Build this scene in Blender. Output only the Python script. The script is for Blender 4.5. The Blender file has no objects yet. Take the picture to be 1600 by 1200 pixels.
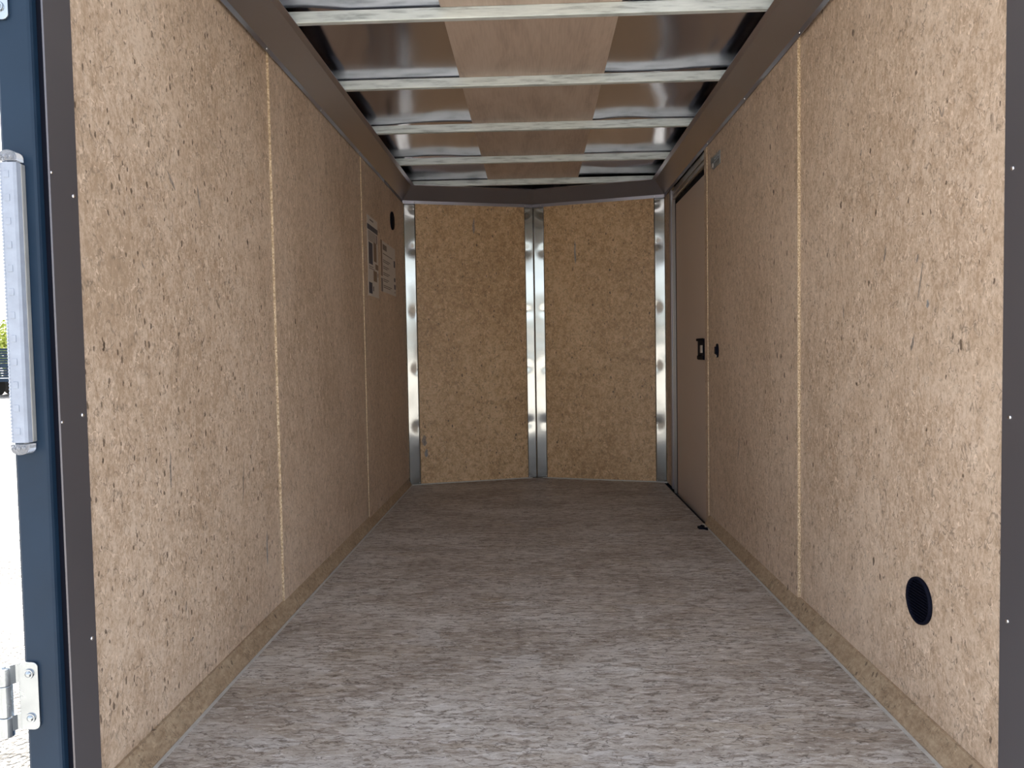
import bpy, bmesh, math, random
from mathutils import Vector, Matrix, noise

random.seed(7)
scene = bpy.context.scene
COL = scene.collection
H0 = 0.886            # camera height above the trailer floor (floor is z = 0)
GZ = -0.46            # ground level outside

# ------------------------------------------------------------------ camera
cam_d = bpy.data.cameras.new('camera')
cam_d.sensor_fit = 'HORIZONTAL'; cam_d.sensor_width = 36.0
cam_d.lens = 36.0 * 1179.0 / 1600.0
cam_d.clip_start = 0.02; cam_d.clip_end = 2000
cam = bpy.data.objects.new('camera', cam_d); COL.objects.link(cam)
_F = Vector((36, 52, -1179)).normalized()
_U = Vector((-461, 27050, 1179)); _U = (_U - _F * _U.dot(_F)).normalized()
_X = _F.cross(_U)
m = Matrix(((_X.x, _X.y, _X.z, 0), (_F.x, _F.y, _F.z, 0), (_U.x, _U.y, _U.z, 0), (0, 0, 0, 1)))
cam.matrix_world = Matrix.Translation((0, 0, H0)) @ m
scene.camera = cam

# ------------------------------------------------------------------ sky, sun, exposure
SUN_AZ, SUN_EL = math.radians(-38), math.radians(50)     # azimuth clockwise from +Y
w = bpy.data.worlds.new('world'); scene.world = w; w.use_nodes = True
nt = w.node_tree; nt.nodes.clear()
sky = nt.nodes.new('ShaderNodeTexSky'); sky.sky_type = 'NISHITA'; sky.sun_disc = False
sky.sun_elevation = SUN_EL; sky.sun_rotation = SUN_AZ % (2 * math.pi)
sky.air_density = 1.0; sky.dust_density = 3.0; sky.ozone_density = 1.0
bg = nt.nodes.new('ShaderNodeBackground'); bg.inputs[1].default_value = 0.20
out = nt.nodes.new('ShaderNodeOutputWorld')
hsv = nt.nodes.new('ShaderNodeHueSaturation'); hsv.inputs['Saturation'].default_value = 0.38   # hazy sky
nt.links.new(sky.outputs[0], hsv.inputs['Color']); nt.links.new(hsv.outputs[0], bg.inputs[0]); nt.links.new(bg.outputs[0], out.inputs[0])
sd = bpy.data.lights.new('sun', 'SUN'); sd.energy = 11.0; sd.angle = math.radians(0.53); sd.color = (1.0, 0.94, 0.85)
so = bpy.data.objects.new('sun', sd); COL.objects.link(so)
dirv = Vector((math.sin(SUN_AZ) * math.cos(SUN_EL), math.cos(SUN_AZ) * math.cos(SUN_EL), math.sin(SUN_EL)))
so.rotation_euler = dirv.to_track_quat('Z', 'Y').to_euler(); so.location = dirv * 20
vs = scene.view_settings
vs.view_transform = 'Standard'; vs.look = 'None'; vs.gamma = 1.0; vs.use_curve_mapping = False
vs.exposure = 1.68
cy = scene.cycles
cy.max_bounces = 14; cy.diffuse_bounces = 8; cy.glossy_bounces = 8; cy.use_denoising = True
cy.sample_clamp_indirect = 8.0

# ------------------------------------------------------------------ material helper
class NT:
    def __init__(s, name):
        s.m = bpy.data.materials.new(name); s.m.use_nodes = True
        s.t = s.m.node_tree; s.t.nodes.clear()
        s.o = s.t.nodes.new('ShaderNodeOutputMaterial')
        s.b = s.t.nodes.new('ShaderNodeBsdfPrincipled')
        s.t.links.new(s.b.outputs[0], s.o.inputs[0])
    def n(s, typ, **kw):
        x = s.t.nodes.new(typ)
        for k, v in kw.items(): setattr(x, k, v)
        return x
    def put(s, sock, v):
        if isinstance(v, bpy.types.NodeSocket): s.t.links.new(v, sock)
        elif isinstance(v, (tuple, list)) and len(v) == 3 and sock.type == 'RGBA': sock.default_value = (*v, 1)
        else: sock.default_value = v
    def set(s, **kw):
        for k, v in kw.items(): s.put(s.b.inputs[k.replace('_', ' ')], v)
        return s
    def pos(s, obj=False):
        if obj: return s.n('ShaderNodeTexCoord').outputs['Object']
        return s.n('ShaderNodeNewGeometry').outputs['Position']
    def vm(s, op, a, b):
        x = s.n('ShaderNodeVectorMath', operation=op); s.put(x.inputs[0], a); s.put(x.inputs[1], b); return x.outputs[0]
    def ma(s, op, a, b=0.0, clamp=False):
        x = s.n('ShaderNodeMath', operation=op, use_clamp=clamp); s.put(x.inputs[0], a); s.put(x.inputs[1], b); return x.outputs[0]
    def noise(s, v, scale=1.0, detail=4.0, rough=0.55, dist=0.0, col=False):
        x = s.n('ShaderNodeTexNoise'); s.put(x.inputs['Vector'], v)
        x.inputs['Scale'].default_value = scale; x.inputs['Detail'].default_value = detail
        x.inputs['Roughness'].default_value = rough; x.inputs['Distortion'].default_value = dist
        return x.outputs['Color' if col else 'Fac']
    def vor(s, v, scale=1.0, feature='F1', rnd=1.0):
        x = s.n('ShaderNodeTexVoronoi', feature=feature); s.put(x.inputs['Vector'], v)
        x.inputs['Scale'].default_value = scale; x.inputs['Randomness'].default_value = rnd
        return x
    def ramp(s, f, stops, mode='LINEAR'):
        x = s.n('ShaderNodeValToRGB'); s.put(x.inputs[0], f); cr = x.color_ramp; cr.interpolation = mode
        while len(cr.elements) < len(stops): cr.elements.new(0.5)
        for e, (p, c) in zip(cr.elements, stops):
            e.position = p; e.color = (*c, 1) if isinstance(c, tuple) else (c, c, c, 1)
        return x.outputs[0]
    def mix(s, f, a, b, mode='MIX'):
        x = s.n('ShaderNodeMix', data_type='RGBA', blend_type=mode)
        s.put(x.inputs[0], f); s.put(x.inputs[6], a); s.put(x.inputs[7], b); return x.outputs[2]
    def mr(s, f, a, b, c=0.0, d=1.0):
        x = s.n('ShaderNodeMapRange'); s.put(x.inputs[0], f)
        for i, v in enumerate((a, b, c, d)): x.inputs[1 + i].default_value = v
        return x.outputs[0]
    def bump(s, h, strength=0.2, dist=0.001):
        x = s.n('ShaderNodeBump'); s.put(x.inputs['Height'], h)
        x.inputs['Strength'].default_value = strength; x.inputs['Distance'].default_value = dist
        s.t.links.new(x.outputs[0], s.b.inputs['Normal'])
    def rot(s, v, ang):
        x = s.n('ShaderNodeVectorRotate', rotation_type='EULER_XYZ'); s.put(x.inputs[0], v); x.inputs['Rotation'].default_value = ang
        return x.outputs[0]

def specks(k, p, stretch, scale, size, keep):
    """dark chips: one elongated dot in a random share of voronoi cells -> mask 0..1"""
    warp = k.vm('ADD', p, k.vm('SCALE', k.noise(p, 60, 2, col=True), 1)) if False else p
    v = k.vor(k.vm('MULTIPLY', warp, stretch), scale)
    sep = k.n('ShaderNodeSeparateColor'); k.put(sep.inputs[0], v.outputs['Color'])
    rad = k.ma('MULTIPLY', sep.outputs[1], size)
    inside = k.mr(k.ma('SUBTRACT', rad, v.outputs['Distance']), 0.0, size * 0.25)
    on = k.ma('LESS_THAN', sep.outputs[0], keep)
    return k.ma('MULTIPLY', inside, on)

def hardboard(name, dark, mid, light, fibre=(1, 1, .7), grain=1.0, rough=0.5):
    k = NT(name); p = k.pos()
    pw = k.vm('ADD', p, k.vm('MULTIPLY', k.vm('SUBTRACT', k.noise(p, 60, 3, col=True), (.5, .5, .5)), (.014, .014, .014)))
    big = k.noise(k.vm('MULTIPLY', p, (1, 1, .6)), 2.4, 3)
    med = k.noise(k.vm('MULTIPLY', p, fibre), 34 * grain, 5, .7)
    fin = k.noise(k.vm('MULTIPLY', pw, fibre), 100 * grain, 4, .75)
    f = k.ma('ADD', k.ma('MULTIPLY', big, .22), k.ma('ADD', k.ma('MULTIPLY', med, .36), k.ma('MULTIPLY', fin, .42)))
    c = k.ramp(f, [(.42, dark), (.5, mid), (.58, light)])
    # curly hair-like fibres: thin contour lines of a noise field, dark and pale
    for sc, lo, colr, amt, wid in ((36, 5, tuple(x * .40 for x in mid), .80, .030), (58, 9, tuple(x * .42 for x in mid), .75, .036),
                                   (44, 7, tuple(min(1, x * 1.22) for x in light), .8, .032)):
        n_ = k.noise(k.vm('MULTIPLY', p, (1, 1, .62)), sc * grain, 2, .5, .6)
        rd = k.mr(k.ma('ABSOLUTE', k.ma('SUBTRACT', n_, .5)), 0, wid, 1, 0)
        msk = k.mr(k.noise(p, lo * 4, 3, .6), .50, .60)
        c = k.mix(k.ma('MULTIPLY', k.ma('MULTIPLY', rd, msk), amt), c, colr)
    for stretch, sc, size, keep, a_ in (((1, 1, .5), 28, .19, .30, .85), ((1, 1, .5), 62, .30, .30, .75),
                                        ((1, 1, .22), 34, .16, .28, .65), ((1, 1, .45), 10, .062, .5, .95)):
        c = k.mix(k.ma('MULTIPLY', specks(k, pw, stretch, sc, size, keep), a_), c, (.085, .057, .04))
    # slanted chips
    for ang in ((.7, .6, .4), (-.8, .3, -.5)):
        c = k.mix(k.ma('MULTIPLY', specks(k, k.rot(pw, ang), (1, 1, .16), 24, .07, .32), .65), c, (.13, .09, .065))
    k.set(Base_Color=c, Roughness=k.mr(med, .3, .7, rough - .06, rough + .1), Specular_IOR_Level=.45)
    k.bump(k.ma('ADD', fin, k.ma('MULTIPLY', med, .5)), .3, .0008)
    return k.m

M = {}
M['board'] = hardboard('hardboard wall', (.43, .315, .22), (.565, .435, .325), (.67, .54, .425))
M['vboard'] = hardboard('hardboard nose', (.40, .25, .125), (.565, .375, .205), (.70, .50, .30), fibre=(1, 1, .85), grain=.8, rough=.42)
M['kick'] = hardboard('hardboard kick strip', (.27, .19, .12), (.36, .265, .175), (.44, .34, .23), fibre=(1, .5, 1))

k = NT('raw board edge'); p = k.pos()
f = k.noise(k.vm('MULTIPLY', p, (1, 1, .7)), 220, 4, .7)
k.set(Base_Color=k.ramp(f, [(.36, (.33, .23, .14)), (.5, (.60, .45, .29)), (.62, (.82, .69, .50))]), Roughness=.8)
k.bump(f, .8, .003); M['edge'] = k.m

# trailer floor: printed flakes, streaked across the trailer
k = NT('floor deck'); p = k.pos()
pw = k.vm('ADD', p, k.vm('MULTIPLY', k.vm('SUBTRACT', k.noise(p, 12, 4, .6, col=True), (.5, .5, .5)), (.10, .040, 0)))
pf = k.vm('ADD', p, k.vm('MULTIPLY', k.vm('SUBTRACT', k.noise(p, 34, 3, .6, col=True), (.5, .5, .5)), (.04, .026, 0)))
cl_ = k.noise(k.vm('MULTIPLY', p, (1, 2.0, 1)), 1.9, 4)
c = k.ramp(cl_, [(.36, (.31, .265, .225)), (.5, (.43, .385, .34)), (.64, (.56, .53, .49))])
vf = k.vor(k.vm('MULTIPLY', pw, (1, 3.0, 1)), 7.0)
sepc = k.n('ShaderNodeSeparateColor'); k.put(sepc.inputs[0], vf.outputs['Color'])
flake = k.ramp(sepc.outputs[0], [(0, (.36, .29, .21)), (.2, (.53, .51, .49)), (.4, (.43, .375, .31)), (.6, (.62, .61, .59)), (.8, (.37, .325, .28)), (1, (.50, .43, .34))])
c = k.mix(k.mr(sepc.outputs[1], .25, 1, .05, .62), c, flake)
vf2 = k.vor(k.vm('MULTIPLY', pf, (1, 3.6, 1)), 24)
sep2 = k.n('ShaderNodeSeparateColor'); k.put(sep2.inputs[0], vf2.outputs['Color'])
c = k.mix(k.mr(sep2.outputs[1], .45, 1, 0, .55), c, k.ramp(sep2.outputs[0], [(0, (.22, .18, .14)), (.35, (.37, .325, .28)), (.7, (.56, .53, .50)), (1, (.70, .68, .66))]))
stx = k.noise(k.vm('MULTIPLY', pf, (1, 4.2, 1)), 22, 6, .8)
c = k.mix(k.mr(stx, .525, .60, 0, .85), c, (.165, .13, .10))
c = k.mix(k.mr(stx, .46, .36, 0, .75), c, (.74, .71, .665))
st2 = k.noise(k.vm('MULTIPLY', pw, (1, 5.0, 1)), 9, 5, .7)
c = k.mix(k.mr(st2, .56, .61, 0, .65), c, (.20, .16, .13))
fl_ = k.noise(k.vm('MULTIPLY', pw, (1, 2.4, 1)), 7, 3, .6)
c = k.mix(k.mr(k.ma('ABSOLUTE', k.ma('SUBTRACT', fl_, .5)), 0, .012, .8, 0), c, (.10, .08, .065))
for stretch, sc, size, keep in (((1, 2.5, 1), 13, .12, .28), ((1, 3.5, 1), 30, .16, .22), ((.35, 2.5, 1), 22, .16, .15)):
    c = k.mix(k.ma('MULTIPLY', specks(k, pf, stretch, sc, size, keep), .85), c, (.065, .05, .042))
k.set(Base_Color=c, Roughness=k.mr(stx, .3, .7, .52, .66), Specular_IOR_Level=.35)
k.bump(k.ma('ADD', stx, k.ma('MULTIPLY', sep2.outputs[0], .3)), .35, .0012); M['floor'] = k.m

def simple(name, col, rough=.5, metal=0.0, spec=.5, nscale=0, namp=.1, bumps=0, obj=False, **kw):
    k = NT(name); p = k.pos(obj)
    if nscale:
        f = k.noise(p, nscale, 4)
        a = tuple(max(0, x * (1 - namp)) for x in col); b = tuple(min(1, x * (1 + namp)) for x in col)
        k.set(Base_Color=k.ramp(f, [(.3, a), (.7, b)]))
        k.set(Roughness=k.mr(f, .3, .7, max(.02, rough - .06), rough + .06))
        if bumps: k.bump(f, bumps, .001)
    else: k.set(Base_Color=col, Roughness=rough)
    k.set(Metallic=metal, Specular_IOR_Level=spec, **kw)
    return k.m

M['caulk'] = simple('grey floor edge', (.50, .49, .46), .6, nscale=40, namp=.12)
M['cove'] = simple('mill metal cove', (.47, .48, .55), .28, 1.0)
M['frame_trim'] = simple('grey metal frame trim', (.18, .175, .195), .42, .7)
M['strip'] = simple('bright sheet metal', (.44, .455, .45), .12, 1.0)
M['roof'] = simple('galvanised roof sheet', (.61, .62, .71), .16, 1.0)
M['alu'] = simple('brushed aluminium frame', (.55, .52, .50), .30, 1.0)
M['doorskin'] = simple('satin door skin', (.53, .44, .38), .42, 0.0, .5, nscale=3, namp=.04)
M['gasket'] = simple('black rubber', (.003, .004, .010), .7, 0, .12, nscale=60)
M['blackpaint'] = simple('black gloss paint', (.010, .026, .052), .40, 0.0, .22, nscale=8)
M['blackplastic'] = simple('black plastic', (.005, .006, .014), .6, 0, .06, nscale=60)
M['zinc'] = simple('zinc plated steel', (.42, .46, .50), .24, 1.0, nscale=30, namp=.06)
M['screw'] = simple('steel screw', (.80, .80, .82), .22, 1.0, nscale=80)
M['paper'] = simple('sticker paper', (.60, .57, .54), .45, nscale=10, namp=.03)
M['ink_blue'] = simple('dark blue ink', (.035, .045, .085), .5, nscale=50)
M['ink_brown'] = simple('brown ink', (.20, .13, .09), .5, nscale=50)
M['ink_grey'] = simple('grey ink', (.15, .13, .13), .5, nscale=50)
M['plate'] = simple('dull zinc plate', (.34, .36, .38), .4, .8, nscale=30)
M['lamp_lens'] = simple('frosted clear lens', (.30, .34, .42), .35, 0.0, .4, nscale=45, namp=.08)
M['lamp_clear'] = simple('clear cut plastic', (.55, .58, .64), .06, 0.0, .6, nscale=0, Transmission_Weight=.75)
M['lamp_side'] = simple('grey lamp housing', (.35, .36, .36), .4, .3, nscale=30)

# galvanised bows with drips and dull patches
k = NT('galvanised bow'); p = k.pos()
f = k.noise(k.vm('MULTIPLY', p, (1, 4, 9)), 9, 4, .6)
k.set(Base_Color=k.ramp(f, [(.3, (.40, .46, .47)), (.48, (.68, .76, .77)), (.7, (.80, .88, .88))]), Metallic=.2, Roughness=k.mr(f, .3, .7, .55, .38))
k.bump(f, .15, .002); M['bow'] = k.m

# thin plywood under the roof
k = NT('luan plywood'); p = k.pos()
g = k.noise(k.vm('MULTIPLY', p, (1, .22, 1)), 9, 4, .6, .8)
fine = k.noise(k.vm('MULTIPLY', p, (1, .06, 1)), 160, 3)
c = k.ramp(k.ma('ADD', k.ma('MULTIPLY', g, .7), k.ma('MULTIPLY', fine, .3)), [(.35, (.46, .36, .295)), (.5, (.58, .47, .39)), (.65, (.64, .53, .45))])
k.set(Base_Color=c, Roughness=.55); k.bump(fine, .1, .0005); M['luan'] = k.m

# sunlit gravel lot
k = NT('gravel lot'); p = k.pos()
v = k.vor(p, 55); sp = k.n('ShaderNodeSeparateColor'); k.put(sp.inputs[0], v.outputs['Color'])
c = k.ramp(sp.outputs[0], [(0, (.16, .15, .14)), (.25, (.34, .33, .31)), (.7, (.44, .42, .39)), (1, (.54, .51, .47))])
c = k.mix(k.mr(v.outputs['Distance'], .42, .62, 0, .95), c, (.03, .029, .028))
c = k.mix(k.mr(k.noise(p, 22, 4), .60, .66, 0, .9), c, (.04, .04, .038))
c = k.mix(k.mr(k.noise(p, .8, 4), .4, .6, 0, .35), c, (.50, .47, .42))
k.set(Base_Color=c, Roughness=.9); k.bump(v.outputs['Distance'], 1.0, .02); M['gravel'] = k.m

k = NT('leaf'); p = k.pos(True)
k.set(Base_Color=k.ramp(k.noise(p, 3, 3), [(.3, (.16, .22, .03)), (.7, (.38, .42, .07))]), Roughness=.6); M['leaf'] = k.m
M['bark'] = simple('bark', (.12, .085, .06), .9, nscale=12, namp=.3, bumps=.6, obj=True)
M['tyre'] = simple('tyre rubber', (.012, .012, .013), .8, nscale=40)
M['white_skin'] = simple('black outer skin', (.015, .018, .024), .25, 0, .5, nscale=2)

# ------------------------------------------------------------------ object helpers
def tag(o, label=None, cat=None, group=None, kind=None):
    if label: o['label'] = label
    if cat: o['category'] = cat
    if group: o['group'] = group
    if kind: o['kind'] = kind
    return o
def empty(name, loc=(0, 0, 0), label=None, cat=None, kind=None, group=None):
    o = bpy.data.objects.new(name, None); COL.objects.link(o); o.location = loc; o.empty_display_size = .1
    return tag(o, label, cat, group, kind)
def link(name, me, mats, parent=None, loc=(0, 0, 0)):
    if not isinstance(mats, (list, tuple)): mats = [mats]
    if not me.materials:
        for x in mats: me.materials.append(M[x])
    o = bpy.data.objects.new(name, me); COL.objects.link(o); o.location = loc
    if parent is not None:
        o.parent = parent
        o.location = Vector(loc) - world_loc(parent)
    return o
def world_loc(o):
    v = Vector((0, 0, 0))
    while o is not None: v += o.location; o = o.parent
    return v
def build(name, bm, mats, parent=None, smooth=False, origin=None, bevel=0.0):
    """mesh given in world coordinates; origin placed at its base centre"""
    if bevel: bmesh.ops.bevel(bm, geom=bm.edges[:], offset=bevel, segments=2, profile=.5, affect='EDGES', clamp_overlap=True)
    bmesh.ops.recalc_face_normals(bm, faces=bm.faces[:])
    vs_ = [v.co for v in bm.verts]
    if origin is None:
        lo = Vector([min(v[i] for v in vs_) for i in range(3)]); hi = Vector([max(v[i] for v in vs_) for i in range(3)])
        origin = Vector(((lo.x + hi.x) / 2, (lo.y + hi.y) / 2, lo.z))
    origin = Vector(origin)
    for v in bm.verts: v.co -= origin
    if smooth:
        for f_ in bm.faces: f_.smooth = True
    me = bpy.data.meshes.new(name); bm.to_mesh(me); bm.free()
    return link(name, me, mats, parent, origin)
def box(bm, x0, x1, y0, y1, z0, z1, mi=0, M4=None):
    vs_ = [bm.verts.new((x, y, z)) for x in (x0, x1) for y in (y0, y1) for z in (z0, z1)]
    if M4 is not None:
        for v in vs_: v.co = M4 @ v.co
    fs = {}
    for nm, idx in (('-x', (0, 1, 3, 2)), ('+x', (4, 6, 7, 5)), ('-y', (0, 4, 5, 1)), ('+y', (2, 3, 7, 6)), ('-z', (0, 2, 6, 4)), ('+z', (1, 5, 7, 3))):
        f_ = bm.faces.new([vs_[i] for i in idx]); f_.material_index = mi; fs[nm] = f_
    return fs
def prism(bm, pts_a, pts_b, mi=0):
    a = [bm.verts.new(p_) for p_ in pts_a]; b = [bm.verts.new(p_) for p_ in pts_b]; n_ = len(a)
    for i in range(n_):
        f_ = bm.faces.new((a[i], a[(i + 1) % n_], b[(i + 1) % n_], b[i])); f_.material_index = mi
    for l in (a, list(reversed(b))):
        f_ = bm.faces.new(l); f_.material_index = mi
def cyl(bm, c0, c1, r0, r1=None, n_=24, mi=0, cap=True):
    r1 = r0 if r1 is None else r1
    c0 = Vector(c0); c1 = Vector(c1); d = (c1 - c0).normalized(); q = d.to_track_quat('Z', 'Y')
    a = []; b = []
    for i in range(n_):
        t = 2 * math.pi * i / n_; o_ = q @ Vector((math.cos(t), math.sin(t), 0))
        a.append(bm.verts.new(c0 + o_ * r0)); b.append(bm.verts.new(c1 + o_ * r1))
    for i in range(n_):
        f_ = bm.faces.new((a[i], a[(i + 1) % n_], b[(i + 1) % n_], b[i])); f_.material_index = mi
    if cap:
        bm.faces.new(list(reversed(a))).material_index = mi; bm.faces.new(b).material_index = mi

# domed screw head shared by every screw (axis +Z)
_bm = bmesh.new()
rings = [(.0052, 0), (.0050, .0012), (.0036, .0024), (.0018, .0029)]
prev = None
for r_, z_ in rings:
    cur = [_bm.verts.new((r_ * math.cos(2 * math.pi * i / 10), r_ * math.sin(2 * math.pi * i / 10), z_)) for i in range(10)]
    if prev:
        for i in range(10): _bm.faces.new((prev[i], prev[(i + 1) % 10], cur[(i + 1) % 10], cur[i]))
    prev = cur
_bm.faces.new(prev)
for f_ in _bm.faces: f_.smooth = True
SCREW = bpy.data.meshes.new('screw'); _bm.to_mesh(SCREW); _bm.free(); SCREW.materials.append(M['screw'])
def screw(parent, loc, normal, scale=1.0):
    o = bpy.data.objects.new('screw', SCREW); COL.objects.link(o)
    o.parent = parent; o.location = Vector(loc) - world_loc(parent)
    o.rotation_euler = Vector(normal).to_track_quat('Z', 'Y').to_euler(); o.scale = (scale,) * 3
    return o

# ------------------------------------------------------------------ plan of the trailer
WX = .869                       # half width at the wall boards
P0, P1, P2 = Vector((-WX, 5.0)), Vector((0, 5.25)), Vector((WX, 5.0))
eL = (P1 - P0).normalized(); eR = (P2 - P1).normalized()
nL = Vector((eL.y, -eL.x)); nR = Vector((eR.y, -eR.x))
LV = (P1 - P0).length
def VL(t, d, z): q = P0 + eL * t + nL * d; return Vector((q.x, q.y, z))
def VR(t, d, z): q = P1 + eR * t + nR * d; return Vector((q.x, q.y, z))
def ring(d):
    """plan points of the wall line moved inward by d: left corner, apex, right corner"""
    x = -WX + d
    a = P0 + nL * d; ta = (x - a.x) / eL.x
    cl = Vector((x, a.y + eL.y * ta))
    tb = (0 - a.x) / eL.x; ap = Vector((0, a.y + eL.y * tb))
    return cl, ap, Vector((-cl.x, cl.y))
Z_WB, Z_CB, Z_CT = .053, 1.871, 1.971
Z_BOW = 1.976; BOW_H = .038
Z_ROOF = Z_BOW + BOW_H + .003
Y_REAR = 1.352

# ------------------------------------------------------------------ ground
bm = bmesh.new()
for (x0, x1, y0, y1) in [(-260, 260, -260, 260)]:
    f_ = bm.faces.new([bm.verts.new(c_) for c_ in ((x0, y0, GZ), (x1, y0, GZ), (x1, y1, GZ), (x0, y1, GZ))])
o = build('ground', bm, 'gravel'); tag(o, 'sunlit pale gravel lot outside the open rear of the trailer', 'ground', kind='structure')

# ------------------------------------------------------------------ floor
bm = bmesh.new()
cl, ap, cr = ring(.012)
fl = [(-.838, Y_REAR), (.838, Y_REAR), (.838, cr.y), (ap.x, ap.y), (-.838, cl.y)]
prism(bm, [(x, y, -.02) for x, y in fl], [(x, y, 0) for x, y in fl])
o = build('floor', bm, 'floor'); tag(o, 'grey flaked board deck of the trailer floor', 'floor', kind='structure')
bm = bmesh.new()
for s in (-1, 1):
    y1 = 3.80 if s > 0 else cl.y - .01
    x0, x1 = sorted((s * .828, s * .8395))
    box(bm, x0, x1, Y_REAR, y1, -.01, .0016)
o = None
def strip_obj(name, x0, x1, y0, y1, z0, z1, mat, label, cat='trim'):
    b_ = bmesh.new(); box(b_, x0, x1, y0, y1, z0, z1)
    q = build(name, b_, mat); tag(q, label, cat, kind='structure'); return q
bm.free()
strip_obj('trim_1', -.8395, -.829, Y_REAR, cl.y - .012, -.01, .0016, 'caulk', 'thin pale grey edging along the left side of the floor')
strip_obj('trim_2', .829, .8395, Y_REAR, 3.80, -.01, .0016, 'caulk', 'thin pale grey edging along the right side of the floor')
tr = empty('trim_3', (0, 5.2, 0), 'thin pale bead along the foot of the angled nose boards', 'trim', 'structure')
for side in (0, 1):
    bm = bmesh.new(); c0 = ring(.0); c1 = ring(.012)
    i, j = (0, 1) if side == 0 else (1, 2)
    quad = [c0[i], c0[j], c1[j], c1[i]]
    prism(bm, [(q.x, q.y, -.005) for q in quad], [(q.x, q.y, .005) for q in quad])
    build('bead', bm, 'caulk', tr)

# ------------------------------------------------------------------ side walls
def wall_panel(parent, s, xin, y0, y1, z0, z1, th=.009, name='panel'):
    bm_ = bmesh.new(); x0, x1 = sorted((s * xin, s * (xin + th)))
    fs = box(bm_, x0, x1, y0, y1, z0, z1); fs['-y'].material_index = 1; fs['+y'].material_index = 1
    return build(name, bm_, ['board', 'edge'], parent)
wl = empty('wall_left', (-WX, 3.2, 0), 'left wall of speckled tan hardboard sheets', 'wall', 'structure')
for xin, y0, y1 in ((WX, 1.372, 2.500), (WX - .0070, 2.502, 3.800), (WX - .011, 3.802, 5.012)):
    wall_panel(wl, -1, xin, y0, y1, 0.045, 1.915, th=.009 + (WX - xin))
wr = empty('wall_right', (WX, 3.0, 0), 'right wall of speckled tan hardboard sheets beside the side door', 'wall', 'structure')
for xin, y0, y1 in ((WX, 1.372, 2.502), (WX - .0085, 2.504, 3.778)):
    wall_panel(wr, 1, xin, y0, y1, 0.045, 1.915, th=.009 + (WX - xin))
wall_panel(wr, 1, WX - .0125, 3.780, 3.832, 0, 1.915, th=.05, name='filler_strip')
# a narrow board return in the nose corner beside the door
wall_panel(wr, 1, WX - .004, 4.80, 5.004, 0, 1.90, th=.02, name='corner_board')
# outer skins
for s, wpar in ((-1, wl), (1, wr)):
    bm = bmesh.new(); x0, x1 = sorted((s * .925, s * .94)); box(bm, x0, x1, 1.40, 5.03, -.12, 2.10)
    build('outer_skin', bm, 'white_skin', wpar)

# kick strips between floor and wall boards
def kick(name, s, y0, y1, label):
    bm_ = bmesh.new()
    pr = [(s * .838, 0.0), (s * .8375, .006), (s * .862, Z_WB), (s * .8705, Z_WB), (s * .8705, 0)]
    prism(bm_, [(x, y0, z) for x, z in pr], [(x, y1, z) for x, z in pr])
    q = build(name, bm_, 'kick'); tag(q, label, 'baseboard', kind='structure')
kick('baseboard_left', -1, Y_REAR, 4.985, 'slanted brown board strip along the foot of the left wall')
kick('baseboard_right', 1, Y_REAR, 3.775, 'slanted brown board strip along the foot of the right wall')

# ------------------------------------------------------------------ nose wall
wf = empty('wall_front', (0, 5.25, 0), 'shallow V nose wall of two brown hardboard panels', 'wall', 'structure')
for Vf in (VL, VR):
    bm = bmesh.new()
    a = [Vf(0, 0, 0), Vf(LV, 0, 0), Vf(LV, -.01, 0), Vf(0, -.01, 0)]
    prism(bm, a, [Vector((q.x, q.y, 1.92)) for q in a])
    build('panel', bm, 'vboard', wf)
bm = bmesh.new()
for Vf in (VL, VR):
    a = [Vf(-.12, -.06, -.12), Vf(LV + .12, -.06, -.12), Vf(LV + .12, -.08, -.12), Vf(-.12, -.08, -.12)]
    prism(bm, a, [Vector((q.x, q.y, 2.10)) for q in a])
build('outer_skin', bm, 'white_skin', wf)

M['mark'] = simple('grey pencil mark', (.30, .25, .21), .7, nscale=90, namp=.4)
M['mark_blue'] = simple('blue-grey pencil mark', (.29, .28, .27), .7, nscale=90, namp=.4)
def mark(parent, pt, a, b, wd, mat='mark', name='scuff_mark'):
    # a thin lens-shaped smear between two points (u, z) of a board; pt maps (u, z, lift) to space
    b_ = bmesh.new(); A, B = Vector(a), Vector(b); d = B - A; n_ = Vector((-d.y, d.x)).normalized() * wd / 2
    ol = [A, A + d * .2 + n_ * .8, A + d * .45 + n_ * .55, A + d * .75 + n_, B, A + d * .8 - n_ * .7, A + d * .5 - n_, A + d * .25 - n_ * .5]
    prism(b_, [pt(q.x, q.y, .0001) for q in ol], [pt(q.x, q.y, .0004) for q in ol]); build(name, b_, mat, parent)
ptL = lambda u, z, h: (-WX + h, u, z); ptR = lambda u, z, h: (WX - h, u, z); ptR2 = lambda u, z, h: (WX - .0085 - h, u, z)
for a, b, wd, mt in (((1.757, .665), (1.753, .572), .009, 'mark'), ((2.372, .325), (2.369, .212), .013, 'mark_blue'),
                     ((2.202, .574), (2.185, .45), .006, 'mark'), ((1.820, .178), (1.842, .181), .009, 'mark'), ((1.655, 1.10), (1.668, 1.083), .005, 'mark'),
                     ((1.810, .285), (1.806, .258), .006, 'mark'), ((1.79, 1.33), (1.83, 1.29), .010, 'mark'), ((1.95, 1.33), (1.965, 1.27), .012, 'mark')):
    mark(wl, ptL, a, b, wd, mt)
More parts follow.
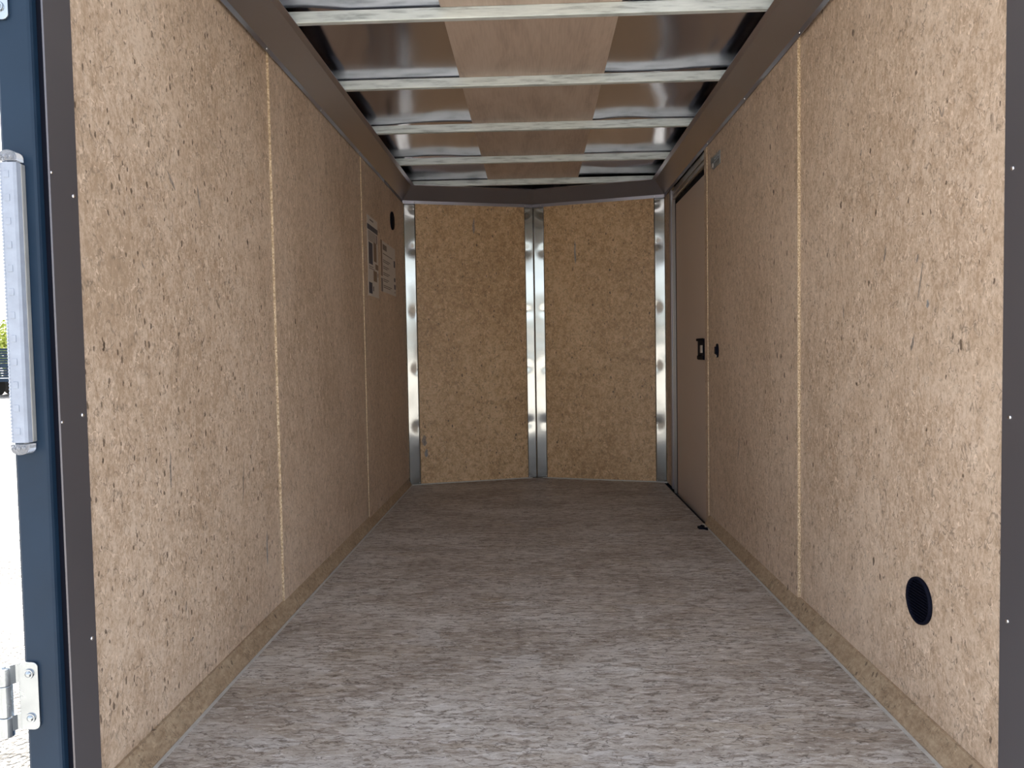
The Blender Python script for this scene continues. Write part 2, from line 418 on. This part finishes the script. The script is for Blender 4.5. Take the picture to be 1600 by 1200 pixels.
for a, b, wd, mt in (((1.720, 1.075), (1.745, .985), .006, 'mark'), ((1.742, 1.09), (1.752, 1.07), .010, 'mark'), ((1.70, .985), (1.702, .965), .012, 'mark_blue'),
                     ((1.90, 1.13), (1.912, 1.09), .009, 'mark'), ((2.042, 1.402), (2.05, 1.385), .008, 'mark'), ((1.76, .905), (1.775, .87), .012, 'mark'),
                     ((1.66, 1.39), (1.648, 1.365), .004, 'mark'), ((1.64, 1.385), (1.648, 1.365), .004, 'mark'), ((2.16, 1.0), (2.155, .96), .008, 'mark')):
    mark(wr, ptR, a, b, wd, mt)
mark(wr, ptR2, (3.21, .515), (3.245, .395), .016, 'mark')
mark(wf, VLm := (lambda u, z, h: VL(u, h, z)), (.487, 1.79), (.485, 1.68), .018, 'mark')
mark(wf, VLm, (.118, .335), (.122, .255), .036, 'mark', 'stain'); mark(wf, VLm, (.132, .24), (.132, .18), .026, 'mark_blue', 'stain')
mark(wf, lambda u, z, h: VR(u, h, z), (.292, 1.63), (.295, 1.465), .013, 'mark_blue')

# bright metal strips over the nose joints, dented round their screws
ROWS = [1.835, 1.574, 1.157, .776, .389, .012]
def dents(t, z, centres, sd_):
    d = .0
    for (ct, cz, a_) in centres:
        q = ((t - ct) ** 2 + (z - cz) ** 2) / (2 * .024 ** 2)
        if q < 9: d -= a_ * math.exp(-q)
    n1 = noise.noise(Vector((t * 4 + sd_, z * 5.0, sd_)))
    n2 = noise.noise(Vector((t * 9 + sd_, z * 11.0, 3 + sd_)))
    return d + .0022 * n1 + .0006 * n2
def metal_strip(parent, Vf, t0, t1, z0, z1, screw_t, seed, name='flange'):
    bm_ = bmesh.new(); nx, nz = 10, 150
    cs = [(st, r_, .0024) for st in screw_t for r_ in ROWS]
    g = []
    for j in range(nz + 1):
        z = z0 + (z1 - z0) * j / nz; row = []
        for i in range(nx + 1):
            t = t0 + (t1 - t0) * i / nx
            row.append(bm_.verts.new(Vf(t, .0045 + dents(t, z, cs, seed), z)))
        g.append(row)
    for j in range(nz):
        for i in range(nx): bm_.faces.new((g[j][i], g[j][i + 1], g[j + 1][i + 1], g[j + 1][i]))
    q = build(name, bm_, 'strip', parent, smooth=True)
    md = q.modifiers.new('thick', 'SOLIDIFY'); md.thickness = .0012; md.offset = -1
    for st in screw_t:
        for r_ in ROWS:
            nrm = nL if Vf is VL else (nR if Vf is VR else Vector((0, -1)))
            screw(parent, Vf(st, .0040, r_), (nrm.x, nrm.y, 0), .8)
    return q
ts = empty('trim_4', VL(.04, 0, 0), 'bright sheet metal strip in the left corner of the nose', 'trim', 'structure')
metal_strip(ts, VL, .014, .092, 0, Z_CB, [.083], 1.3)
ts = empty('trim_5', VL(LV, 0, 0), 'folded bright metal strip down the centre joint of the nose', 'trim', 'structure')
APEX = Vector((0, P1.y - .0165))
def CL(t, d, z): a_ = VL(.842, 0, z); u = (t - .842) / (LV - .842); q = Vector((a_.x, a_.y)).lerp(APEX, u); return Vector((q.x, q.y - d, z))
def CR(t, d, z): a_ = VR(.077, 0, z); u = 1 - t / .077; q = Vector((a_.x, a_.y)).lerp(APEX, u); return Vector((q.x, q.y - d, z))
metal_strip(ts, CL, .842, LV, 0, Z_CB, [.850], 5.1)
metal_strip(ts, CR, 0, .077, 0, Z_CB, [.069], 8.7)
ts = empty('trim_6', VR(.86, 0, 0), 'bright sheet metal strip in the right corner of the nose beside the door', 'trim', 'structure')
metal_strip(ts, VR, .826, .898, 0, Z_CB, [.834], 12.2)

# ------------------------------------------------------------------ cove trim round the top of the walls
prof = [(.004, Z_CB), (.004, Z_CB + .020), (.079, Z_CT), (.101, Z_CT + .002), (.101, Z_CT + .0045),
        (.077, Z_CT + .004), (.0015, Z_CB + .022), (.0015, Z_CB)]
prof_side = [(.0135 if d < .005 else d, z) for d, z in prof[:6]] + [(.0115, Z_CB + .024), (.0115, Z_CB)]
def cove(name, label, spans, screws_=(), prof=prof):
    e_ = empty(name, spans[0][2], label, 'trim', 'structure')
    for fa, fb, _ in spans:
        b_ = bmesh.new()
        prism(b_, [(*fa(d)[:2], z) for d, z in prof], [(*fb(d)[:2], z) for d, z in prof])
        build('cove_section', b_, 'cove', e_)
    for loc, nr in screws_: screw(e_, loc, nr, .85)
yl = [2.472, 3.10, 3.75, 4.38, 1.85]
cove('trim_7', 'dark metal cove along the top of the left wall',
     [(lambda d: Vector((-WX + .010 + d - .010, Y_REAR)), lambda d: Vector((-WX + d, ring(d)[0].y)), (-WX, 3, Z_CB))],
     [((-WX + .0135, y, Z_CB + .010), (1, 0, 0)) for y in yl], prof_side)
cove('trim_8', 'dark metal cove along the top of the right wall above the door',
     [(lambda d: Vector((WX - d, Y_REAR)), lambda d: Vector((WX - d, ring(d)[0].y)), (WX, 3, Z_CB))],
     [((WX - .0135, y, Z_CB + .010), (-1, 0, 0)) for y in yl], prof_side)
cove('trim_9', 'dark metal cove in two mitred lengths across the top of the nose',
     [(lambda d: ring(d)[0], lambda d: Vector((0, ring(d)[1].y)), (0, 5.2, Z_CB)),
      (lambda d: Vector((0, ring(d)[1].y)), lambda d: ring(d)[2], (0, 5.2, Z_CB))],
     [(VL(t, .0042, Z_CB + .010), (nL.x, nL.y, 0)) for t in (.085, .848)] + [(VR(t, .0042, Z_CB + .010), (nR.x, nR.y, 0)) for t in (.055, .83)])

# ------------------------------------------------------------------ ceiling: roof sheet, plywood, bows
ce = empty('ceiling', (0, 3.2, Z_BOW), 'bare metal trailer roof with bows and a plywood strip down the middle', 'ceiling', 'structure')
BOWS = [1.875, 2.51, 3.145, 3.775, 4.41, 4.995]
bm = bmesh.new(); nx, ny = 90, 190
g = []
for j in range(ny + 1):
    y = Y_REAR + (5.30 - Y_REAR) * j / ny; row = []
    dist = min(abs(y - b_) for b_ in BOWS)
    lift = min(1.0, dist / .12)
    for i in range(nx + 1):
        x = -.92 + 1.84 * i / nx
        z = Z_ROOF + .004 * lift + .013 * max(0, noise.noise(Vector((x * 2.6, y * 1.7, 4.2)))) + .0022 * noise.noise(Vector((x * 3.1, y * 2.6, 9.1))) * (0.4 + lift)
        row.append(bm.verts.new((x, y, z)))
    g.append(row)
for j in range(ny):
    for i in range(nx): bm.faces.new((g[j][i], g[j][i + 1], g[j + 1][i + 1], g[j + 1][i]))
build('roof_sheet', bm, 'roof', ce, smooth=True)
bm = bmesh.new(); box(bm, -.98, .98, 1.36, 5.36, 2.09, 2.11); build('outer_roof', bm, 'white_skin', ce)
bm = bmesh.new(); box(bm, -.292, .300, Y_REAR + .05, 5.16, Z_BOW + BOW_H + .0002, Z_BOW + BOW_H + .0032); build('plywood_strip', bm, 'luan', ce)
for yb in BOWS:
    bm = bmesh.new(); box(bm, -.868, .868, yb, yb + .025, Z_BOW, Z_BOW + BOW_H)
    build('roof_bow', bm, 'bow', ce, bevel=.003)

# ------------------------------------------------------------------ rear frame
wrf = empty('wall_rear', (0, Y_REAR, 0), 'black painted steel frame of the open rear doorway', 'wall', 'structure')
for s in (-1, 1):
    bm = bmesh.new(); x0, x1 = sorted((s * .880, s * .945)); box(bm, x0, x1, 1.330, 1.40, -.14, 2.10)
    build('post', bm, 'blackpaint', wrf, bevel=.006)
    bm = bmesh.new(); x0, x1 = sorted((s * .8705, s * .882)); box(bm, x0, x1, 1.347, 1.372, 0, 1.90)
    build('door_seal', bm, 'gasket', wrf)
bm = bmesh.new(); box(bm, -.945, .945, 1.33, 1.40, 1.99, 2.13); build('header', bm, 'blackpaint', wrf, bevel=.006)
bm = bmesh.new(); box(bm, -.945, .945, 1.33, Y_REAR, -.14, -.001); build('sill', bm, 'blackpaint', wrf, bevel=.004)
def rear_trim(name, s, label, zs, ylist):
    e_ = empty(name, (s * WX, 1.39, 0), label, 'trim', 'structure')
    b_ = bmesh.new()
    pr = [(s * (WX - .0022), 1.346), (s * (WX - .0022), 1.428), (s * (WX - .0002), 1.428), (s * (WX - .0002), 1.3485),
          (s * (WX + .0012), 1.3485), (s * (WX + .0012), 1.346)]
    prism(b_, [(x, y, .002) for x, y in pr], [(x, y, 1.872) for x, y in pr])
    build('trim_angle', b_, 'frame_trim', e_)
    for z in zs: screw(e_, (s * (WX - .0022), ylist[0], z), (-s, 0, 0), .85)
    for z in ylist[1:]: screw(e_, (s * (WX - .0022), 1.351, z), (-s, 0, 0), .6)
rear_trim('trim_10', -1, 'grey metal trim edging the rear end of the left wall', [1.192, .778, .344, 1.61], [1.414, 1.222, .770])
rear_trim('trim_11', 1, 'grey metal trim edging the rear end of the right wall', [1.200, .749, .370, 1.62], [1.405])

# ------------------------------------------------------------------ side door in the right wall
dr = empty('door_1', (WX, 4.25, 0), 'smooth brown side door with black latch in the right wall', 'door', 'structure')
DX, DY0, DY1, DZ0, DZ1 = .872, 3.850, 4.672, -.028, 1.765
bm = bmesh.new(); box(bm, DX, DX + .03, DY0, DY1, DZ0, DZ1); build('door_panel', bm, 'doorskin', dr, bevel=.002)
bm = bmesh.new(); box(bm, DX + .004, DX + .02, DY0 - .012, DY1 + .022, DZ1 - .002, DZ1 + .030); build('top_gasket', bm, 'gasket', dr)
bm = bmesh.new(); box(bm, DX + .004, DX + .02, DY1 - .001, DY1 + .044, DZ0, DZ1 + .028); build('side_gasket', bm, 'gasket', dr)
bm = bmesh.new(); box(bm, .8385, DX + .02, 3.805, DY1 + .06, -.06, -.030); build('sill_gasket', bm, 'gasket', dr)
bm = bmesh.new(); box(bm, .843, .858, DY0, DY1, -.031, -.012); build('threshold_seal', bm, 'gasket', dr)
# aluminium frame: front jamb and head, each with a raised bead
jb = bmesh.new(); box(jb, .8655, DX + .03, DY1 + .044, DY1 + .072, -.03, DZ1 + .075); jamb = build('jamb', jb, 'alu', dr)
jb = bmesh.new(); box(jb, .858, .8655, DY1 + .046, DY1 + .056, -.03, DZ1 + .040); build('bead', jb, 'alu', jamb, bevel=.003)
jb = bmesh.new(); box(jb, .853, .8655, DY1 + .072, DY1 + .126, -.0, DZ1 + .10); build('jamb_cover', jb, 'cove', jamb, bevel=.003)
jb = bmesh.new(); box(jb, .8655, DX + .03, DY0 - .014, DY1 + .024, DZ1 + .030, DZ1 + .105); head = build('head_rail', jb, 'alu', dr)
jb = bmesh.new(); box(jb, .858, .8655, DY0 - .014, DY1 + .030, DZ1 + .034, DZ1 + .046); build('bead', jb, 'alu', head, bevel=.003)
jb = bmesh.new(); box(jb, .861, .8655, DY0 - .014, DY1 + .060, DZ1 + .064, DZ1 + .090); build('bead', jb, 'alu', head, bevel=.002)
# latch
lt = empty('latch', (DX, 3.98, H0 - .01)); lt.parent = dr; lt.location = Vector((DX, 3.98, H0 - .01)) - dr.location
tag(lt, 'black recessed paddle latch')
bm = bmesh.new(); box(bm, DX - .005, DX + .002, 3.912, 4.058, H0 - .063, H0 + .048); build('latch_plate', bm, 'blackplastic', lt, bevel=.002)
bm = bmesh.new(); box(bm, DX - .012, DX - .004, 3.912, 4.045, H0 - .060, H0 - .040); build('latch_lip', bm, 'blackplastic', lt, bevel=.003)
bm = bmesh.new(); box(bm, DX - .012, DX - .004, 3.912, 4.068, H0 + .036, H0 + .050); build('latch_lip', bm, 'blackplastic', lt, bevel=.003)
bm = bmesh.new(); box(bm, DX - .009, DX - .004, 3.940, 3.985, H0 - .026, H0 + .014); q = build('latch_slot', bm, 'paper', lt, bevel=.002)
tag(q, 'pale ribbed insert')

# ------------------------------------------------------------------ things on the walls
def vent(name, s, x, y, z, r, label):
    e_ = empty(name, (x, y, z), label, 'vent', group='round flow vents')
    n_ = Vector((-s, 0, 0)); c = Vector((x, y, z))
    b_ = bmesh.new(); seg = 40
    # flange ring with rounded lip
    prof_ = [(r * .985, 0), (r, .003), (r * .985, .008), (r * .90, .0085), (r * .87, .006), (r * .87, .0002)]
    rr = []
    for pr_, h_ in prof_:
        rr.append([b_.verts.new(c + n_ * h_ + Vector((0, pr_ * math.cos(2 * math.pi * i / seg), pr_ * math.sin(2 * math.pi * i / seg)))) for i in range(seg)])
    for a_, b2 in zip(rr, rr[1:]):
        for i in range(seg): b_.faces.new((a_[i], a_[(i + 1) % seg], b2[(i + 1) % seg], b2[i]))
    build('flange', b_, 'blackplastic', e_, smooth=True)
    b_ = bmesh.new(); cyl(b_, c + n_ * .0002, c + n_ * .0014, r * .88, n_=seg); build('backing', b_, 'gasket', e_)
    for i in range(-6, 7):
        zz = i * r * .128; hw = math.sqrt(max(0, (r * .86) ** 2 - zz * zz))
        b_ = bmesh.new()
        T = Matrix.Translation(c + n_ * .0042 + Vector((0, 0, zz))) @ Matrix.Rotation(s * math.radians(38), 4, 'Y')
        box(b_, -.0035, .0035, -hw, hw, -.0009, .0009, M4=T)
        build('louver', b_, 'blackplastic', e_)
    return e_
vent('flow_vent', 1, WX, 1.724, H0 - .584, .0535, 'black round louvred vent low on the right wall near the rear')
vent('flow_vent', -1, -(WX - .011), 4.60, H0 + .803, .055, 'black round vent high on the left wall above the stickers')

def sticker(name, y0, y1, z0, z1, prints, label):
    x = -(WX - .011); e_ = empty(name, (x, (y0 + y1) / 2, z0), label, 'sticker')
    b_ = bmesh.new(); box(b_, x, x + .0008, y0, y1, z0, z1); build('paper', b_, 'paper', e_)
    W_, H_ = y1 - y0, z1 - z0
    for u0, u1, v0, v1, mt in prints:
        b_ = bmesh.new(); box(b_, x + .0008, x + .0011, y0 + u0 * W_, y0 + u1 * W_, z1 - v1 * H_, z1 - v0 * H_)
        build({'ink_blue': 'printed_panel', 'ink_brown': 'printed_picture', 'ink_grey': 'printed_line'}[mt], b_, mt, e_)
pr1 = [(.25, .60, .035, .055, 'ink_grey'), (0, 1, .11, .175, 'ink_blue'),
       (.84, .93, .19, .30, 'ink_grey'), (.10, .46, .33, .60, 'ink_blue'), (.56, .84, .30, .545, 'ink_brown'),
       (.10, .5, .625, .635, 'ink_grey'), (.10, .62, .65, .66, 'ink_grey'), (.70, .98, .57, .64, 'ink_brown'),
       (.50, .84, .665, .80, 'ink_brown'), (.90, .97, .68, .73, 'ink_grey'), (.05, .36, .83, .97, 'ink_blue'), (.42, .52, .87, .93, 'ink_grey')]
for i in range(9):
    pr1.append((.08, .8, .19 + i * .014, .196 + i * .014, 'ink_grey'))
sticker('wall_sticker', 3.905, 4.165, H0 + .303, H0 + .722, pr1, 'tall white sticker with dark blue bands beside the left wall seam')
pr2 = [(0, .10, 0, .70, 'ink_brown'), (0, .10, .74, 1, 'ink_grey'), (.14, .40, .06, .17, 'ink_grey'),
       (.88, .98, .26, .40, 'ink_blue'), (.88, .97, .62, .70, 'ink_blue'), (.88, .98, .76, .86, 'ink_blue'), (.9, .95, .91, .94, 'ink_grey')]
for i, (a_, b_) in enumerate(((.14, .78), (.14, .62), (.14, .52), (.14, .58), (.14, .52), (.14, .70))):
    for q_ in range(2 if i else 1): pr2.append((a_, b_ - .1 * q_, .235 + i * .125 + q_ * .035, .253 + i * .125 + q_ * .035, 'ink_grey'))
sticker('wall_sticker', 4.235, 4.680, H0 + .350, H0 + .640, pr2, 'wide white sticker with rows of print below the round vent')

# metal plate high beside the door
e_ = empty('wall_plate', (WX - .006, 3.60, H0 + .842), 'small grey embossed metal plate high on the right wall by the door', 'plate')
bm = bmesh.new()
pl = [(3.515, .842), (3.64, .842), (3.665, .850), (3.69, .868), (3.69, .903), (3.515, .903)]
XP = WX - .0087
prism(bm, [(XP, y, H0 + z) for y, z in pl], [(XP - .004, y, H0 + z) for y, z in pl]); build('plate', bm, 'plate', e_, bevel=.001)
for yy in (3.545, 3.58, 3.615):
    for zz in (.872, .884):
        bm = bmesh.new(); box(bm, XP - .0055, XP - .0035, yy - .011, yy + .011, H0 + zz - .003, H0 + zz + .003); build('embossing', bm, 'zinc', e_, bevel=.0008)
bm = bmesh.new(); box(bm, XP - .008, XP - .0035, 3.637, 3.672, H0 + .852, H0 + .872); build('tab', bm, 'alu', e_, bevel=.0015)

# black toggle switch
e_ = empty('toggle_switch', (WX - .006, 3.585, H0 - .045), 'small black switch on the right wall next to the door latch', 'switch')
bm = bmesh.new()
sw = []
for i in range(20):
    t = 2 * math.pi * i / 20
    sw.append((3.585 + .020 * math.cos(t), H0 - .014 + .033 * (abs(math.sin(t)) ** .75) * (1 if math.sin(t) > 0 else -1)))
prism(bm, [(XP, y, z) for y, z in sw], [(XP - .006, y, z) for y, z in sw]); build('bezel', bm, 'blackplastic', e_, bevel=.001)
bm = bmesh.new(); box(bm, XP - .014, XP - .005, 3.573, 3.597, H0 - .030, H0 + .005, M4=None); build('rocker', bm, 'blackplastic', e_, bevel=.002)
bm = bmesh.new(); box(bm, XP - .0072, XP - .005, 3.582, 3.600, H0 - .043, H0 - .036); build('label_mark', bm, 'paper', e_)

# black scrap on the floor by the door
bm = bmesh.new()
pts = [(-.018, -.012), (.004, -.016), (.020, -.030), (.014, -.004), (.018, .012), (.002, .010), (-.010, .016), (-.020, .008)]
prism(bm, [(.806 + x, 3.70 + y * 1.6, .0005) for x, y in pts], [(.806 + x * .9, 3.70 + y * 1.5, .007 + .004 * (i % 3)) for i, (x, y) in enumerate(pts)])
o = build('rubber_scrap', bm, 'gasket'); tag(o, 'small torn black scrap lying on the floor beside the door', 'scrap')

# ------------------------------------------------------------------ light bar and hinges on the left rear post
lb = empty('light_bar', (-.915, 1.33, H0 - .17), 'long clear light bar upright on the black left rear post', 'lamp')
LX0, LX1, LZ0, LZ1 = -.934, -.9015, H0 - .148, H0 + .345
bm = bmesh.new(); box(bm, LX0 - .001, LX1 + .001, 1.3185, 1.3305, LZ0, LZ1); build('housing', bm, 'lamp_side', lb, bevel=.002)
bm = bmesh.new()
cs = [(LX0, 1.319), (LX0 + .001, 1.309), (LX0 + .005, 1.3055), (LX1 - .005, 1.3055), (LX1 - .001, 1.309), (LX1, 1.319)]
prism(bm, [(x, y, LZ0) for x, y in cs], [(x, y, LZ1) for x, y in cs]); lens = build('lens', bm, 'lamp_lens', lb)
# faint diodes behind the lens front
for i in range(12):
    z = LZ0 + (i + .5) * (LZ1 - LZ0) / 12
    bm = bmesh.new(); box(bm, LX0 + .011, LX0 + .020, 1.3045, 1.3057, z - .006, z + .006); build('diode', bm, 'lamp_lens', lens, bevel=.0005)
# ribs along the outer edge of the lens
bm = bmesh.new()
for i in range(80):
    z = LZ0 + (i + .5) * (LZ1 - LZ0) / 80
    box(bm, LX0 + .0030, LX0 + .0065, 1.3048, 1.3075, z - .0016, z + .0016)
q = build('ribbing', bm, 'lamp_lens', lens); q['kind'] = 'stuff'
for zz, sg in ((LZ1, 1), (LZ0, -1)):
    bm = bmesh.new(); seg = 10; half = (LX1 - LX0) / 2; cx = (LX0 + LX1) / 2
    out_ = [(cx + half * math.cos(math.pi * i / seg), zz + sg * (.003 + .019 * (math.sin(math.pi * i / seg) ** .55 if 0 < i < seg else 0))) for i in range(seg + 1)]
    if True:
        prism(bm, [(x, 1.306, z) for x, z in out_], [(x, 1.329, z) for x, z in out_])
    cap = build('end_cap', bm, 'lamp_clear', lb, bevel=.0015)
    for i in range(3):
        bm = bmesh.new(); bmesh.ops.create_icosphere(bm, subdivisions=1, radius=.0042, matrix=Matrix.Translation((cx + (i - 1) * .0095, 1.3055, zz + sg * .009)))
        build('facet', bm, 'lamp_clear', cap)

def hinge(name, z0, label):
    zc = z0 + .0625; e_ = empty(name, (-.945, 1.33, z0), label, 'hinge', group='zinc door hinges')
    # leaf plate with rounded outer corners
    b_ = bmesh.new(); x0, x1, za, zb, r = -.952, -.916, z0, z0 + .125, .010
    pts_ = [(x0, za), (x1 - r, za)]
    for i in range(1, 6): t = -math.pi / 2 + math.pi / 2 * i / 6; pts_.append((x1 - r + r * math.cos(t), za + r + r * math.sin(t)))
    pts_.append((x1, za + r)); pts_.append((x1, zb - r))
    for i in range(1, 6): t = math.pi / 2 * i / 6; pts_.append((x1 - r + r * math.cos(t), zb - r + r * math.sin(t)))
    pts_ += [(x1 - r, zb), (x0, zb)]
    prism(b_, [(x, 1.3300, z) for x, z in pts_], [(x, 1.3250, z) for x, z in pts_])
    build('leaf', b_, 'zinc', e_, bevel=.0008)
    # curled bridge to the knuckles
    b_ = bmesh.new()
    br = [(-.950, 1.3255), (-.955, 1.322), (-.960, 1.315), (-.966, 1.312), (-.966, 1.3165), (-.962, 1.319), (-.957, 1.3285), (-.950, 1.330)]
    for za_, zb_ in ((.002, .030), (.088, .123)):
        b_ = bmesh.new(); prism(b_, [(x, y, z0 + za_) for x, y in br], [(x, y, z0 + zb_) for x, y in br]); build('bridge', b_, 'zinc', e_)
    for (a_, c_, r_) in ((z0 - .008, z0 + .028, .0125), (z0 + .029, z0 + .086, .0118), (z0 + .087, z0 + .118, .0125)):
        b_ = bmesh.new(); cyl(b_, (-.972, 1.318, a_), (-.972, 1.318, c_), r_, n_=20); build('knuckle', b_, 'zinc', e_, bevel=.0008)
    b_ = bmesh.new(); cyl(b_, (-.972, 1.318, z0 - .011), (-.972, 1.318, z0 + .122), .0055, n_=14); build('pin', b_, 'zinc', e_)
    for zz in (z0 + .022, z0 + .104):
        b_ = bmesh.new(); c = Vector((-.932, 1.325, zz))
        cyl(b_, c, c + Vector((0, -.003, 0)), .0095, .0085, n_=18)
        bolt = build('bolt', b_, 'zinc', e_)
        b_ = bmesh.new(); bmesh.ops.create_uvsphere(b_, u_segments=12, v_segments=8, radius=.0062, matrix=Matrix.Translation(c + Vector((0, -.002, 0))) @ Matrix.Scale(.8, 4, (0, 1, 0)))
        build('bolt_head', b_, 'zinc', bolt, smooth=True)
    # leaf on the swung-open door
    b_ = bmesh.new(); box(b_, -1.045, -.979, 1.309, 1.3135, z0 + .03, z0 + .085); build('door_strap', b_, 'zinc', e_, bevel=.001)
    return e_
hinge('door_hinge', H0 - .677, 'bright zinc hinge low on the black left rear post under the light bar')
hinge('door_hinge', H0 + .598, 'bright zinc hinge high on the black left rear post above the light bar')

# ------------------------------------------------------------------ outside: chassis, parked trailer, trees
ch = empty('trailer_chassis', (0, 3.2, GZ), 'black chassis and wheels under the enclosed trailer', 'chassis', 'structure')
bm = bmesh.new(); box(bm, -.92, .92, 1.36, 5.05, -.12, -.021); build('underframe', bm, 'blackpaint', ch)
def wheel(parent, x, y, r, s, gz=GZ):
    b_ = bmesh.new(); c = Vector((x, y, gz + r)); ax = Vector((s, 0, 0))
    pf = [(r * .62, -.09), (r * .95, -.09), (r, -.06), (r, .06), (r * .95, .09), (r * .62, .09)]
    rings_ = [[b_.verts.new(c + Vector((h, q * math.cos(2 * math.pi * i / 28), q * math.sin(2 * math.pi * i / 28)))) for i in range(28)] for q, h in pf]
    rings_.append(rings_[0])
    for a_, b2 in zip(rings_, rings_[1:]):
        for i in range(28): b_.faces.new((a_[i], a_[(i + 1) % 28], b2[(i + 1) % 28], b2[i]))
    ty = build('tyre', b_, 'tyre', parent)
    b_ = bmesh.new(); cyl(b_, c - ax * .05, c + ax * .05, r * .63, n_=28); cyl(b_, c + ax * .05, c + ax * .075, r * .2, r * .15, n_=14); build('rim', b_, 'zinc', ty)
for s in (-1, 1): wheel(ch, s * 1.06, 3.55, .33, s)

def parked_trailer(loc, rz):
    e_ = empty('utility_trailer', loc, 'black flatbed utility trailer with rails parked far off on the gravel', 'trailer')
    T = Matrix.Translation(loc) @ Matrix.Rotation(rz, 4, 'Z')
    def part(name, boxes, mat='blackpaint', par=e_):
        b_ = bmesh.new()
        for bx_ in boxes: box(b_, *bx_, M4=T)
        return build(name, b_, mat, par)
    part('deck', [(-2.4, 2.4, -1.0, 1.0, .55, .66)])
    for y in (-1.0, .95):
        part('top_rail', [(-2.4, 2.4, y, y + .05, 1.10, 1.15)]); part('mid_rail', [(-2.4, 2.4, y, y + .05, .86, .90)])
        for i in range(7): part('rail_post', [(-2.4 + i * .79, -2.35 + i * .79, y, y + .05, .66, 1.12)])
    part('ramp_gate', [(2.36, 2.41, -1.0, -.95, .6, 1.75), (2.36, 2.41, .95, 1.0, .6, 1.75), (2.36, 2.41, -1, 1, 1.70, 1.75)] + [(2.375, 2.395, -1, 1, .60 + i * .09, .675 + i * .09) for i in range(13)])
    part('head_board', [(-2.41, -2.36, -1, 1, .6, 1.68)])
    part('tongue', [(-3.6, -2.3, -.06, .06, .50, .60), (-3.6, -3.5, -.04, .04, .0, .9)])
    for y, s in ((-1.14, -1), (1.14, 1)):
        for x in (-.45, .45):
            c = T @ Vector((x, y, .34)); b_ = bmesh.new(); d_ = (T.to_3x3() @ Vector((0, 1, 0)))
            cyl(b_, c - d_ * .1, c + d_ * .1, .34, n_=24); ty = build('tyre', b_, 'tyre', e_)
            b_ = bmesh.new(); cyl(b_, c + d_ * s * .1, c + d_ * s * .112, .2, n_=20); build('rim', b_, 'zinc', ty)
        part('fender', [(-.9, .9, y - .12, y + .12, .74, .78), (-.95, -.9, y - .12, y + .12, .5, .78), (.9, .95, y - .12, y + .12, .5, .78)])
    return e_
parked_trailer(Vector((-19.6, 29.0, GZ)), math.radians(-80))

def tree(loc, h, r, seed, label):
    rnd = random.Random(seed); e_ = empty('roadside_tree', loc, label, 'tree', group='trees beyond the lot'); L = Vector(loc)
    b_ = bmesh.new(); cyl(b_, L, L + Vector((.1, 0, h * .55)), .16, .08, n_=10); build('trunk', b_, 'bark', e_)
    b_ = bmesh.new()
    blobs = [(Vector((rnd.uniform(-.6, .6) * r, rnd.uniform(-.6, .6) * r, h * rnd.uniform(.35, .85))), r * rnd.uniform(.35, .6)) for _ in range(16)]
    for c, br in blobs:
        for _ in range(160):
            d = Vector((rnd.gauss(0, 1), rnd.gauss(0, 1), rnd.gauss(0, 1))).normalized() * br * rnd.uniform(.75, 1.05)
            p_ = L + c + d; s_ = rnd.uniform(.10, .2)
            a_ = Vector((rnd.gauss(0, 1), rnd.gauss(0, 1), rnd.gauss(0, 1))).normalized() * s_; n2 = a_.cross(d).normalized() * s_ * .6
            b_.faces.new([b_.verts.new(q) for q in (p_ - a_, p_ + n2, p_ + a_, p_ - n2)])
    me_o = build('foliage', b_, 'leaf', e_); me_o['kind'] = 'stuff'
tree((-41.6, 58, GZ), 4.2, 2.6, 3, 'yellow-green leafy tree behind the parked flatbed trailer')
tree((-45.8, 60, GZ), 4.6, 2.8, 4, 'taller yellow-green tree at the far left edge of the lot')
